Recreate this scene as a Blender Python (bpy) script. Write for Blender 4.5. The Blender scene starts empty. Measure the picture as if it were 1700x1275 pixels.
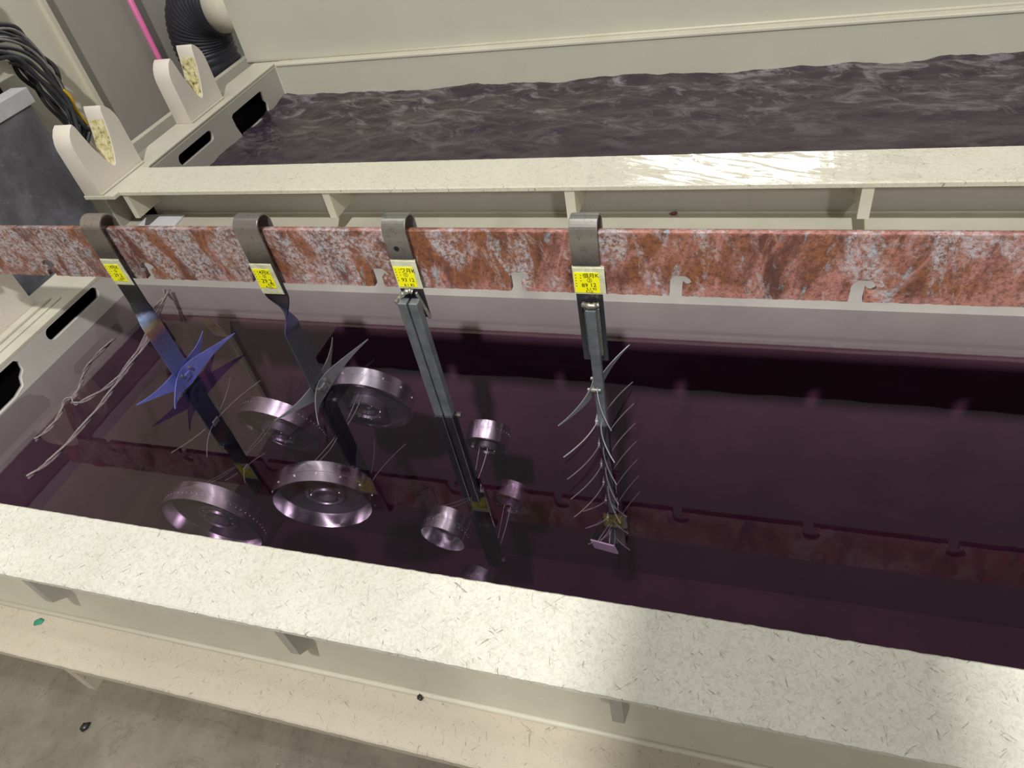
import bpy, bmesh, math, random
from mathutils import Vector, Matrix, noise
random.seed(7)
S = bpy.context.scene
C = S.collection

# ------------------------------------------------------------------ camera
H = 1.1                                   # camera height above the near bath (z = 0 is that liquid's surface)
ROWS = ((0.95152282, 0.2622927, -0.16064516), (0.07015543, -0.69360138, -0.71693468), (-0.29947044, 0.67090958, -0.6783788))
F_PX = 1192.96
cam_d = bpy.data.cameras.new('camera'); cam = bpy.data.objects.new('camera', cam_d); C.objects.link(cam)
r, d, f = (Vector(v) for v in ROWS)
mw = Matrix((r, -d, -f)).transposed().to_4x4(); mw.translation = (0, 0, H)
cam.matrix_world = mw
cam_d.sensor_width = 36; cam_d.lens = F_PX / 1700 * 36; cam_d.clip_start = 0.02
S.camera = cam

# ------------------------------------------------------------------ world, lamps, exposure
w = bpy.data.worlds.new('hall_ambience'); S.world = w; w.use_nodes = True
w.node_tree.nodes['Background'].inputs[0].default_value = (0.36, 0.36, 0.345, 1)
w.node_tree.nodes['Background'].inputs[1].default_value = 0.62
def lamp(name, loc, target, sx, sy, power, col=(1, 0.99, 0.97)):
    l = bpy.data.lights.new(name, 'AREA'); l.shape = 'RECTANGLE'; l.size = sx; l.size_y = sy
    l.energy = power; l.color = col
    o = bpy.data.objects.new(name, l); C.objects.link(o); o.location = loc
    o.rotation_euler = (Vector(target) - Vector(loc)).to_track_quat('-Z', 'Y').to_euler()
    return o
lamp('ceiling_lamp', (0.1, -1.5, 4.5), (-0.3, 0.8, 0), 0.14, 0.14, 225)
lamp('ceiling_lamp', (2.6, -3.4, 3.3), (-1.2, 1.4, 0.3), 0.30, 0.30, 80)
lamp('ceiling_lamp', (-2.6, 0.6, 4.8), (-0.7, 1.0, 0), 0.06, 1.4, 26)
lamp('ceiling_lamp', (-0.9, 1.3, 4.9), (-0.9, 1.0, 0), 0.06, 1.4, 22)
lamp('ceiling_lamp', (0.9, 1.3, 4.9), (0.0, 1.0, 0), 0.06, 1.4, 16)
lamp('ceiling_lamp', (-0.35, 10.6, 4.9), (-0.1, 1.2, 0.2), 2.6, 0.5, 150)
lamp('ceiling_lamp', (-7.06, 6.87, 5.0), (-1.0, 1.2, 0), 0.8, 0.3, 80)
vs = S.view_settings
vs.view_transform = 'Standard'; vs.look = 'None'; vs.gamma = 1; vs.use_curve_mapping = False; vs.exposure = -0.06
S.cycles.use_denoising = True; S.cycles.use_adaptive_sampling = True; S.cycles.adaptive_threshold = 0.03
S.cycles.transparent_max_bounces = 16; S.cycles.max_bounces = 7; S.cycles.diffuse_bounces = 3; S.cycles.glossy_bounces = 4

# ------------------------------------------------------------------ helpers
def srgb(r, g, b):
    return tuple(((c / 255) / 12.92 if c / 255 <= 0.04045 else ((c / 255 + 0.055) / 1.055) ** 2.4) for c in (r, g, b)) + (1,)
class NT:
    def __init__(s, name):
        s.m = bpy.data.materials.new(name); s.m.use_nodes = True; s.t = s.m.node_tree
        s.b = s.t.nodes['Principled BSDF']; s.out = s.t.nodes['Material Output']
        s.pos = s.n('ShaderNodeNewGeometry').outputs['Position']
    def n(s, kind, **k):
        x = s.t.nodes.new(kind)
        for a, v in k.items(): setattr(x, a, v)
        return x
    def l(s, a, b): s.t.links.new(a, b)
    def mapping(s, scale=(1, 1, 1), rot=(0, 0, 0), src=None):
        src = src or s.pos
        if any(rot):                                    # turn first, stretch after
            y = s.n('ShaderNodeMapping'); y.inputs['Rotation'].default_value = rot; s.l(src, y.inputs[0]); src = y.outputs[0]
        x = s.n('ShaderNodeMapping'); x.inputs['Scale'].default_value = scale
        s.l(src, x.inputs[0]); return x.outputs[0]
    def noise(s, scale, detail=4, rough=0.55, vec=None, dist=0.0):
        x = s.n('ShaderNodeTexNoise'); x.inputs['Scale'].default_value = scale; x.inputs['Detail'].default_value = detail
        x.inputs['Roughness'].default_value = rough; x.inputs['Distortion'].default_value = dist
        s.l(vec or s.pos, x.inputs['Vector']); return x.outputs['Fac']
    def ramp(s, fac, stops, interp='LINEAR'):
        x = s.n('ShaderNodeValToRGB'); x.color_ramp.interpolation = interp
        e = x.color_ramp.elements
        while len(e) < len(stops): e.new(0.5)
        for q, (p, c) in zip(e, stops):
            q.position = p; q.color = c if not isinstance(c, (int, float)) else (c, c, c, 1)
        s.l(fac, x.inputs[0]); return x.outputs[0]
    def mix(s, fac, a, b, mode='MIX'):
        x = s.n('ShaderNodeMix', data_type='RGBA', blend_type=mode)
        for sock, v in ((x.inputs[0], fac), (x.inputs[6], a), (x.inputs[7], b)):
            if isinstance(v, bpy.types.NodeSocket): s.l(v, sock)
            else: sock.default_value = v
        return x.outputs[2]
    def math(s, op, a, b=0.0, clamp=False):
        x = s.n('ShaderNodeMath', operation=op); x.use_clamp = clamp
        for sock, v in ((x.inputs[0], a), (x.inputs[1], b)):
            if isinstance(v, bpy.types.NodeSocket): s.l(v, sock)
            else: sock.default_value = v
        return x.outputs[0]
    def axis(s, i):
        x = s.n('ShaderNodeSeparateXYZ'); s.l(s.pos, x.inputs[0]); return x.outputs[i]
    def span(s, v, a, b):
        x = s.n('ShaderNodeMapRange'); x.inputs[1].default_value = a; x.inputs[2].default_value = b
        s.l(v, x.inputs[0]); return x.outputs[0]
    def bump(s, h, strength=0.3, dist=0.002):
        x = s.n('ShaderNodeBump'); x.inputs['Strength'].default_value = strength; x.inputs['Distance'].default_value = dist
        s.l(h, x.inputs['Height']); s.l(x.outputs[0], s.b.inputs['Normal'])
    def set(s, base=None, rough=None, metal=None, **k):
        for nm, v in (('Base Color', base), ('Roughness', rough), ('Metallic', metal), *k.items()):
            if v is None: continue
            if isinstance(v, bpy.types.NodeSocket): s.l(v, s.b.inputs[nm])
            else: s.b.inputs[nm].default_value = v
        return s.m

def simple(name, col, rough=0.5, metal=0.0, var=0.12, scale=9, bump=0.0, bscale=60):
    t = NT(name)
    n = t.noise(scale, 6, 0.6)
    dark = tuple(c * (1 - var) for c in col[:3]) + (1,); light = tuple(min(1, c * (1 + var)) for c in col[:3]) + (1,)
    base = t.ramp(n, [(0.3, dark), (0.7, light)])
    if bump: t.bump(t.noise(bscale, 4), bump, 0.001)
    return t.set(base, rough, metal)

def paint(name, col, rough=0.38, dirt=0.3):
    t = NT(name)
    a = t.ramp(t.noise(5, 6, 0.65), [(0.35, 0.0), (0.75, 1.0)])
    c = t.mix(t.math('MULTIPLY', a, dirt), col, srgb(150, 142, 122))
    sp = t.ramp(t.noise(120, 2, 0.5), [(0.72, 0.0), (0.76, 1.0)])
    c = t.mix(t.math('MULTIPLY', sp, 0.35), c, srgb(110, 105, 95))
    t.bump(t.noise(26, 4), 0.08, 0.002)
    return t.set(c, rough)

M = {}
M['paint'] = paint('cream_tank_paint', srgb(206, 201, 183))
M['paint_post'] = paint('cream_saddle_paint', srgb(222, 213, 200), 0.35, 0.12)
M['paint_hood'] = paint('cream_hood_paint', srgb(192, 189, 172), 0.45, 0.12)
M['paint_wall'] = paint('grey_shade_panel_paint', srgb(172, 167, 158), 0.5, 0.1)  # greyer than the beige: shade of the rear left wall put into paint
M['paint_beige'] = paint('beige_panel_paint', srgb(220, 213, 194), 0.5, 0.15)
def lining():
    t = NT('shade_toned_tank_lining')
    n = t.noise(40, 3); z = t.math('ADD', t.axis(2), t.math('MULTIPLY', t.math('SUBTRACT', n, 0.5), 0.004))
    lo = t.ramp(t.noise(3, 5, 0.6), [(0.3, srgb(110, 78, 92)), (0.7, srgb(142, 104, 120))])  # lower tone: bar shadow and liquid tint put into the lining colour
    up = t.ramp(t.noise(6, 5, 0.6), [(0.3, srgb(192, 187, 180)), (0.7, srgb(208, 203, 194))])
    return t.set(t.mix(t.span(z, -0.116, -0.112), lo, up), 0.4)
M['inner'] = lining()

def scratched(name, base, wetx=None):
    t = NT(name)
    c = t.mix(t.math('MULTIPLY', t.ramp(t.noise(7, 6, 0.6), [(0.35, 0), (0.7, 1)]), 0.35), base, srgb(196, 190, 170))
    for k, rot in enumerate((0.5, -0.75, 1.35)):
        v = t.mapping((42, 330, 60), (0, 0, rot))
        v2 = t.mapping((1, 1, 1), (0, 0, rot + 0.2))
        m = t.ramp(t.noise(1.0, 3, 0.5, v, 1.2), [(0.31, 1.0), (0.35, 0.0)])
        keep = t.ramp(t.noise(30 + 9 * k, 2, 0.5, v2), [(0.42, 0), (0.55, 1)])
        c = t.mix(t.math('MULTIPLY', t.math('MULTIPLY', m, keep), 0.75), c, srgb(120, 112, 95))
    fl = t.ramp(t.noise(95, 5, 0.75, None, 1.5), [(0.46, 0), (0.60, 1)])
    c = t.mix(t.math('MULTIPLY', fl, 0.38), c, srgb(178, 171, 150))
    bl = t.ramp(t.noise(160, 3, 0.6), [(0.70, 0), (0.74, 1)])
    c = t.mix(t.math('MULTIPLY', bl, 0.5), c, srgb(90, 84, 74))
    t.bump(t.noise(90, 6, 0.7), 0.35, 0.0015)
    ro = 0.6
    if wetx:
        x = t.axis(0)
        m = t.math('MULTIPLY', t.span(x, wetx[0], wetx[0] + 0.12), t.span(x, wetx[1], wetx[1] - 0.3))
        v = t.mapping((4.5, 26, 10), (0, 0, 0.28))
        wet = t.ramp(t.math('MULTIPLY', t.noise(1.3, 7, 0.7, v, 1.2), m), [(0.49, 0), (0.53, 1)])
        ro = t.span(wet, 0, 1); x_ = ro.node; x_.inputs[3].default_value = 0.72; x_.inputs[4].default_value = 0.06
        t.set(**{'Coat Weight': t.math('MULTIPLY', wet, 0.6), 'Coat Roughness': 0.08, 'Coat IOR': 1.33})
    return t.set(c, ro)
M['lip_near'] = scratched('scratched_cream_lip', srgb(226, 224, 210))
M['lip_far'] = scratched('wet_cream_lip', srgb(208, 203, 184), (-0.5, 0.62))
M['ledge'] = scratched('worn_cream_ledge', srgb(190, 179, 160))

def copper():
    t = NT('corroded_copper')
    x = t.axis(0); g = t.span(x, -1.5, 0.35)                     # patina grows towards the left end of the bar
    v = t.mapping((9, 9, 3.4), (0, 0.35, 0)); vb = t.mapping((15, 15, 4.5), (0, -0.25, 0.2))
    c = t.ramp(t.noise(1.5, 8, 0.68, v, 0.7), [(0.28, srgb(88, 58, 56)), (0.42, srgb(126, 80, 66)), (0.53, srgb(158, 100, 62)), (0.62, srgb(160, 102, 76)), (0.75, srgb(136, 84, 78))])
    pk = t.math('ADD', t.noise(1.3, 8, 0.66, vb, 0.9), t.math('MULTIPLY', g, 0.17))
    z = t.axis(2); low = t.span(z, 0.345, 0.315); top = t.span(z, 0.438, 0.443)
    pk = t.math('ADD', pk, t.math('MULTIPLY', t.math('MAXIMUM', low, top), 0.12))
    c = t.mix(t.math('MULTIPLY', t.ramp(pk, [(0.60, 0), (0.74, 1)]), 0.9), c, srgb(206, 144, 130))
    c = t.mix(t.math('MULTIPLY', t.ramp(t.noise(90, 9, 0.9), [(0.47, 0), (0.58, 1)]), 0.72), c, srgb(84, 52, 50))
    pat = t.math('SUBTRACT', t.noise(2.0, 7, 0.66, v, 0.6), t.math('MULTIPLY', g, 0.12))
    spk = t.ramp(t.noise(130, 9, 0.9), [(0.46, 0), (0.54, 1)])
    pm = t.math('MULTIPLY', t.ramp(pat, [(0.40, 0), (0.50, 1)]), spk)
    c = t.mix(t.math('MULTIPLY', pm, 0.85), c, srgb(214, 208, 212))
    tq = t.math('MULTIPLY', t.ramp(t.noise(3.0, 5, 0.6, vb), [(0.60, 0), (0.66, 1)]), spk)
    c = t.mix(t.math('MULTIPLY', tq, 0.75), c, srgb(170, 200, 212))
    t.bump(t.noise(120, 9, 0.8), 0.8, 0.004)
    return t.set(c, 0.55, 0.0)
M['copper'] = copper()

def strap_mat(name, kind):
    t = NT(name)
    z = t.axis(2)
    n = t.noise(45, 6, 0.65); zz = t.math('ADD', z, t.math('MULTIPLY', t.math('SUBTRACT', n, 0.5), 0.03))
    if kind == 'blue':
        st = [(0.0, srgb(112, 118, 190)), (0.20, srgb(122, 132, 196)), (0.33, srgb(120, 108, 160)), (0.375, srgb(176, 132, 122)), (0.405, srgb(178, 160, 128)), (0.45, srgb(150, 168, 205)), (0.49, srgb(70, 66, 78)), (0.60, srgb(62, 62, 62)), (0.83, srgb(88, 84, 80)), (0.90, srgb(132, 124, 116)), (1, srgb(150, 140, 132))]
    elif kind == 'violet':
        st = [(0.0, srgb(112, 114, 120)), (0.40, srgb(104, 106, 116)), (0.50, srgb(100, 92, 150)), (0.56, srgb(52, 46, 66)), (0.63, srgb(64, 62, 62)), (0.8, srgb(92, 86, 82)), (0.90, srgb(150, 142, 136)), (1, srgb(140, 130, 126))]
    else:
        st = [(0.0, srgb(110, 112, 112)), (0.35, srgb(96, 96, 104)), (0.6, srgb(70, 70, 76)), (0.8, srgb(84, 82, 82)), (0.92, srgb(150, 146, 138)), (1, srgb(140, 136, 130))]
    c = t.ramp(t.span(zz, 0.0, 0.475), st)
    c = t.mix(t.math('MULTIPLY', t.ramp(t.noise(120, 4, 0.7), [(0.55, 0), (0.7, 1)]), 0.4), c, srgb(48, 46, 46))
    t.bump(t.noise(150, 4), 0.12, 0.001)
    return t.set(c, 0.3, 0.65)
M['strap_blue'] = strap_mat('heat_tinted_blue_titanium', 'blue')
M['strap_violet'] = strap_mat('heat_tinted_grey_titanium', 'violet')
M['strap_grey'] = strap_mat('dull_grey_titanium', 'grey')
M['bar_steel'] = simple('dull_bar_titanium', srgb(128, 134, 138), 0.4, 0.6, 0.3, 30)
M['blade_blue'] = simple('blue_anodised_blade', srgb(118, 122, 205), 0.3, 0.35, 0.2, 30)
M['blade_grey'] = simple('grey_titanium_blade', srgb(150, 152, 156), 0.32, 0.55, 0.15, 30)
M['wire'] = simple('titanium_wire', srgb(190, 186, 188), 0.35, 0.7, 0.1, 30)
M['weld'] = simple('weld_metal', srgb(165, 160, 150), 0.35, 0.8, 0.3, 160, 0.4, 200)
M['black_coat'] = simple('black_rack_coating', srgb(38, 38, 46), 0.35, 0.0, 0.2, 30)
M['label'] = simple('yellow_label_tape', srgb(250, 244, 20), 0.45, 0, 0.03)
M['label'].node_tree.nodes['Principled BSDF'].inputs['Specular IOR Level'].default_value = 0.3
M['tape'] = simple('cloudy_clear_tape', srgb(208, 208, 176), 0.35, 0, 0.2, 70, 0.3)
M['ink'] = simple('black_ink', srgb(38, 34, 12), 0.6, 0, 0.0)
def alum(name, col, rough):
    t = NT(name)
    n = t.noise(14, 3); c = t.ramp(n, [(0.3, tuple(q * 0.9 for q in col[:3]) + (1,)), (0.7, col)])
    return t.set(c, rough, 1.0, Anisotropic=0.6)
M['alu'] = alum('turned_aluminium', (0.93, 0.92, 0.95, 1), 0.26)
M['alu_dull'] = simple('milled_aluminium', srgb(150, 146, 156), 0.4, 0.8, 0.1, 30)
M['web'] = simple('dark_reflection_web', srgb(112, 108, 118), 0.5, 0.7, 0.1, 30)  # darker than the milled parts: reflection of the dark tank put into colour
M['plate'] = simple('pale_bare_metal', srgb(226, 214, 228), 0.4, 0.0, 0.05)
M['screw'] = simple('bright_screw', srgb(235, 232, 236), 0.25, 0.6, 0.05)
M['hole'] = simple('dark_bore', srgb(20, 18, 22), 0.6, 0, 0.1)
M['stain'] = None
def stain():
    t = NT('yellow_stained_liner')
    z = t.noise(60, 6, 0.7)
    c = t.ramp(z, [(0.36, srgb(96, 84, 48)), (0.46, srgb(196, 184, 128)), (0.6, srgb(222, 214, 178))])
    return t.set(c, 0.5)
M['stain'] = stain()
M['cable'] = simple('black_cable_sheath', srgb(58, 58, 62), 0.45, 0, 0.25, 40)
M['cable2'] = simple('grey_cable_sheath', srgb(128, 124, 124), 0.45, 0, 0.25, 40)
M['yellow_tie'] = simple('yellow_tape', srgb(205, 165, 40), 0.5, 0, 0.15, 50)
M['pink'] = simple('pink_plastic', srgb(232, 120, 172), 0.35, 0, 0.06)
M['hose'] = simple('black_ribbed_hose', srgb(48, 49, 56), 0.42, 0, 0.25, 12)
def cab():
    t = NT('scuffed_dark_sheet')
    c = t.ramp(t.noise(4, 7, 0.65), [(0.32, srgb(72, 70, 76)), (0.52, srgb(104, 103, 108)), (0.72, srgb(150, 150, 158))])
    c = t.mix(t.ramp(t.noise(22, 7, 0.75), [(0.6, 0), (0.72, 0.5)]), c, srgb(170, 170, 178))
    return t.set(c, 0.5, 0.2)
M['cabinet'] = cab()
M['flange'] = simple('pale_grey_steel', srgb(190, 190, 192), 0.4, 0.1, 0.1, 20)
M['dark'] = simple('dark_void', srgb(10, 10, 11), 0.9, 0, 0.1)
M['white'] = simple('white_sheet', srgb(232, 232, 236), 0.4, 0, 0.04)
M['rope'] = simple('grey_twisted_rope', srgb(138, 128, 126), 0.7, 0, 0.25, 120, 0.5, 160)
M['green'] = simple('green_plastic', srgb(50, 140, 110), 0.4, 0, 0.15)
M['debris'] = simple('dark_debris', srgb(40, 34, 38), 0.3, 0, 0.3, 60)
M['red'] = simple('dark_red_plastic', srgb(110, 42, 40), 0.4, 0, 0.2, 60)
def floor_mat():
    t = NT('wet_grey_floor')
    c = t.ramp(t.noise(4.5, 8, 0.65), [(0.3, srgb(98, 90, 78)), (0.55, srgb(126, 117, 103)), (0.75, srgb(146, 137, 122))])
    cr = t.ramp(t.noise(6, 6, 0.6, None, 1.5), [(0.488, 0), (0.5, 1), (0.512, 0)])
    c = t.mix(t.math('MULTIPLY', cr, 0.6), c, srgb(96, 88, 78))
    sp = t.ramp(t.noise(90, 4, 0.6), [(0.66, 0), (0.72, 1)])
    c = t.mix(t.math('MULTIPLY', sp, 0.6), c, srgb(70, 62, 56))
    wet = t.ramp(t.noise(55, 4, 0.6), [(0.52, 0.5), (0.66, 0.08)])
    t.bump(t.noise(60, 6, 0.7), 0.4, 0.002)
    return t.set(c, wet)
M['floor'] = floor_mat()

def liquid():
    t = NT('purple_bath_liquid')
    tr = t.n('ShaderNodeBsdfTransparent'); tr.inputs[0].default_value = (0.97, 0.93, 0.97, 1)
    gl = t.n('ShaderNodeBsdfGlossy'); gl.inputs['Roughness'].default_value = 0.012; gl.inputs[0].default_value = (1.0, 0.90, 0.95, 1)
    bp = t.n('ShaderNodeBump'); bp.inputs['Strength'].default_value = 0.025; bp.inputs['Distance'].default_value = 0.01
    t.l(t.noise(5, 2), bp.inputs['Height']); t.l(bp.outputs[0], gl.inputs['Normal'])
    fr = t.n('ShaderNodeFresnel'); fr.inputs[0].default_value = 1.58
    mx = t.n('ShaderNodeMixShader'); t.l(fr.outputs[0], mx.inputs[0]); t.l(tr.outputs[0], mx.inputs[1]); t.l(gl.outputs[0], mx.inputs[2])
    t.l(mx.outputs[0], t.out.inputs['Surface'])
    va = t.n('ShaderNodeVolumeAbsorption'); va.inputs[0].default_value = (0.56, 0.36, 0.54, 1); va.inputs[1].default_value = 1.5
    t.l(va.outputs[0], t.out.inputs['Volume'])
    return t.m
M['liquid'] = liquid()
def turbid():
    t = NT('stirred_purple_liquid')
    v = t.mapping((3, 6, 5), (0, 0, 0.25))
    foam = t.ramp(t.noise(2.6, 10, 0.72, v, 0.9), [(0.50, 0), (0.76, 1)])
    back = t.ramp(t.axis(1), [(0.0, 0), (1.0, 1)]); back = t.span(t.axis(1), 1.95, 2.48)
    c = t.mix(t.math('MULTIPLY', foam, t.math('ADD', t.math('MULTIPLY', back, 0.8), 0.10)), srgb(56, 44, 53), srgb(176, 168, 172))
    n1 = t.noise(14, 6, 0.6, None, 0.6); n2 = t.noise(60, 4, 0.6)
    t.bump(t.math('MULTIPLY', t.math('ADD', n1, t.math('MULTIPLY', n2, 0.25)), t.math('ADD', t.math('MULTIPLY', back, 0.7), 0.3)), 0.55, 0.018)
    return t.set(c, 0.07, 0, **{'IOR': 1.36})
M['turbid'] = turbid()

def finish(name, me, m, parent=None, smooth=False, bev=0):
    me.materials.append(m)
    if smooth:
        for p in me.polygons: p.use_smooth = True
    o = bpy.data.objects.new(name, me); C.objects.link(o)
    if parent: o.parent = parent
    if bev:
        b = o.modifiers.new('edge', 'BEVEL'); b.width = bev; b.segments = 2; b.limit_method = 'ANGLE'
    return o
def obj(name, bm, m, parent=None, smooth=False, bev=0):
    me = bpy.data.meshes.new(name); bmesh.ops.recalc_face_normals(bm, faces=bm.faces); bm.to_mesh(me); bm.free()
    return finish(name, me, m, parent, smooth, bev)
def bx(x0, x1, y0, y1, z0, z1, bm=None):
    bm = bm or bmesh.new()
    v = [bm.verts.new((x, y, z)) for x in (x0, x1) for y in (y0, y1) for z in (z0, z1)]
    for q in ((0, 1, 3, 2), (4, 6, 7, 5), (0, 4, 5, 1), (2, 3, 7, 6), (0, 2, 6, 4), (1, 5, 7, 3)):
        bm.faces.new([v[i] for i in q])
    return bm
def loft(rings, bm=None, closed_ends=True, wrap=True):
    bm = bm or bmesh.new()
    R = [[bm.verts.new(p) for p in ring] for ring in rings]
    n = len(R[0])
    for a, b in zip(R, R[1:]):
        for i in range(n if wrap else n - 1):
            bm.faces.new((a[i], a[(i + 1) % n], b[(i + 1) % n], b[i]))
    if closed_ends:
        bm.faces.new(R[0][::-1]); bm.faces.new(R[-1])
    return bm
def tube(pts, rad, n=8, bm=None, rfun=None):
    pts = [Vector(p) for p in pts]; rings = []; up = None
    for i, p in enumerate(pts):
        t = (pts[min(i + 1, len(pts) - 1)] - pts[max(i - 1, 0)]).normalized()
        if up is None: up = t.orthogonal().normalized()
        else: up = (up - t * up.dot(t)).normalized()
        s = t.cross(up); q = rfun(i) if rfun else rad
        rings.append([p + (up * math.cos(a) + s * math.sin(a)) * q for a in (2 * math.pi * k / n for k in range(n))])
    return loft(rings, bm)
def smooth_path(pts, n=8):
    P = [Vector(p) for p in pts]; P = [P[0]] + P + [P[-1]]; out = []
    for i in range(1, len(P) - 2):
        a, b, c, e = P[i - 1:i + 3]
        for k in range(n):
            t = k / n
            out.append(0.5 * ((2 * b) + (c - a) * t + (2 * a - 5 * b + 4 * c - e) * t * t + (3 * b - a - 3 * c + e) * t ** 3))
    out.append(P[-2]); return out
def ribbon(frames, th):
    """frames: (centre, half width vector, unit normal)"""
    rings = []
    for c, hw, nn in frames:
        c = Vector(c); hw = Vector(hw); nn = Vector(nn) * th / 2
        rings.append([c - hw - nn, c + hw - nn, c + hw + nn, c - hw + nn])
    return loft(rings)
def plate2d(outline, holes, thick, to3d):
    cu = bpy.data.curves.new('outline', 'CURVE'); cu.dimensions = '2D'; cu.fill_mode = 'BOTH'; cu.extrude = thick / 2
    for poly in [outline] + holes:
        s = cu.splines.new('POLY'); s.points.add(len(poly) - 1); s.use_cyclic_u = True
        for q, p in zip(s.points, poly): q.co = (p[0], p[1], 0, 1)
    o = bpy.data.objects.new('outline', cu); C.objects.link(o)
    dg = bpy.context.evaluated_depsgraph_get(); me = bpy.data.meshes.new_from_object(o.evaluated_get(dg))
    bpy.data.objects.remove(o); bpy.data.curves.remove(cu)
    for v in me.vertices: v.co = to3d(*v.co)
    bm = bmesh.new(); bm.from_mesh(me); bpy.data.meshes.remove(me)
    bmesh.ops.remove_doubles(bm, verts=bm.verts, dist=1e-6)
    return bm
def thing(name, label, cat, loc=(0, 0, 0), group=None, kind=None):
    o = bpy.data.objects.new(name, None); o.empty_display_size = 0.05; C.objects.link(o); o.location = loc
    return tag(o, label, cat, group, kind)
def tag(o, label=None, cat=None, group=None, kind=None):
    for k, v in (('label', label), ('category', cat), ('group', group), ('kind', kind)):
        if v: o[k] = v
    return o
def struct(o): o['kind'] = 'structure'; return o
def keep(o, parent):
    o.parent = parent; o.matrix_parent_inverse = Matrix.Translation(-Vector(parent.location)); return o

def rough_strip(x0, x1, y0, y1, z0, z1, step=0.006, amp=0.0012):
    """a plate along X whose two long top edges are chipped"""
    n = int((x1 - x0) / step); rings = []
    for i in range(n + 1):
        x = x0 + (x1 - x0) * i / n
        a = noise.noise((x * 60, 1.3, 0)) * amp + noise.noise((x * 230, 4, 0)) * amp * 0.8
        b = noise.noise((x * 60, 9.1, 0)) * amp + noise.noise((x * 230, 7, 0)) * amp * 0.8
        c = 0.003
        rings.append([(x, y0, z0), (x, y1, z0), (x, y1 + b, z1 - c), (x, y1 + b - c, z1 + b * 0.4), (x, y0 + a + c, z1 + a * 0.4), (x, y0 + a, z1 - c)])
    return loft(rings)

# ================================================================== SETTING
XR = 1.75
struct(obj('floor', bx(-4, 3.2, -2.6, 0.46, -0.34, -0.30), M['floor']))
struct(obj('wall_left', bx(-2.42, -2.36, -0.6, 2.135, -0.6, 1.5), M['paint_beige']))
struct(obj('wall_rear_left', bx(-2.46, -2.40, 2.135, 4.2, -0.6, 1.5), M['paint_wall']))  # turned away from the light; its shade is in the grey paint
struct(obj('trim_1', bx(-2.40, -2.345, 2.118, 2.142, -0.6, 1.5), M['paint_beige'], bev=0.002))
struct(obj('trim_2', bx(-2.125, -2.10, 1.72, 3.4, 0.13, 0.20), M['paint'], bev=0.002))        # rail along the tank end
# two unseen boxes added for the light: lip shade and dark bath reflection
struct(obj('lip_shade_blocker', bx(-0.041, 0.224, -0.75, -0.35, -0.30, 2.1), M['paint_wall']))  # added pier, shaped to throw shade across the near lip
struct(obj('dark_reflection_girder', bx(-9, 9, 6.15, 7.0, 4.7, 5.0), M['dark']))  # added girder, reflects as a dark band in the bath

# ------------------------------------------------------------------ near tank
def rounded_slot(y0, y1, z0, z1, n=8):
    r = min((z1 - z0) / 2, 0.018); p = []
    for cy, cz, a0 in ((y1 - r, z1 - r, 0), (y0 + r, z1 - r, 90), (y0 + r, z0 + r, 180), (y1 - r, z0 + r, 270)):
        for k in range(n + 1):
            a = math.radians(a0 + 90 * k / n); p.append((cy + r * math.cos(a), cz + r * math.sin(a)))
    return p
def saddle(parent, xf, y0, z0):
    """V saddle; profile in YZ, thickness along X"""
    W_, HT = 0.204, 0.203; prof = []
    half = [(0.0, 0.0), (0.0, 0.145), (0.004, 0.163), (0.013, 0.181), (0.026, 0.195), (0.040, 0.203), (0.046, 0.192), (0.051, 0.170), (0.062, 0.125), (0.078, 0.082), (0.092, 0.055), (0.098, 0.047)]
    prof = half + [(W_ - a, b) for a, b in half[::-1]]
    bm = plate2d([(y0 + a, z0 + b) for a, b in prof], [], 0.064, lambda u, v, w_: (xf - 0.032 + w_, u, v))
    o = obj('bar_saddle', bm, M['paint_post'], parent, bev=0.0015)
    # stained liner on the rear flank of the V
    rr = []
    for a, b in ((0.1065, 0.0475), (0.1125, 0.0555), (0.1265, 0.0825), (0.1425, 0.1255), (0.1535, 0.166)):
        rr.append([(xf - 0.060, y0 + a - 0.0018, z0 + b + 0.001), (xf - 0.004, y0 + a - 0.0018, z0 + b + 0.001), (xf - 0.004, y0 + a, z0 + b), (xf - 0.060, y0 + a, z0 + b)])
    obj('stained_liner', loft(rr), M['stain'], o)
    obj('weld_bead', tube([(xf + 0.003, y0, z0 + 0.003), (xf + 0.003, y0 + W_, z0 + 0.003)], 0.0035, 6), M['paint'], o)
    return o

T = thing('process_tank', 'cream painted near tank of still purple liquid under the copper bar', 'tank', (0, 0.97, -0.30))
def tp(name, bm, m, smooth=False, bev=0, par=None):
    return keep(obj(name, bm, m, None, smooth, bev), par or T)
tp('near_lip', rough_strip(-1.96, XR, 0.401, 0.542, 0.088, 0.100), M['lip_near'])
tp('near_wall', bx(-1.83, XR, 0.440, 0.538, -1.25, 0.0885), M['paint'])
tp('ledge', rough_strip(-2.2, XR, 0.341, 0.445, -0.170, -0.150, 0.01, 0.001), M['ledge'])
tp('weld_bead', tube([(-2.2, 0.437, -0.1475), (XR, 0.437, -0.1475)], 0.0055, 8), M['paint'], True)
for k in range(-1, 5):
    x = -1.23 + 0.549 * k
    g = [(0.403, 0.0885), (0.403, 0.006), (0.4415, -0.028), (0.4415, 0.0885)]
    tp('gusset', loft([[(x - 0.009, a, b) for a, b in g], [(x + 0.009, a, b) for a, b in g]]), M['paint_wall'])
for x in (-1.30, -0.30, 0.7):
    tp('ledge_support', bx(x - 0.012, x + 0.012, 0.352, 0.44, -0.30, -0.17), M['ledge'])
end_out = [(0.50, -1.25), (1.45, -1.25), (1.45, 0.0885), (0.50, 0.0885)]
broken = [(0.66, 0.0), (0.90, 0.004), (0.935, 0.014), (0.945, 0.034), (0.962, 0.046), (0.966, 0.072), (0.955, 0.083), (0.66, 0.083)]
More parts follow.
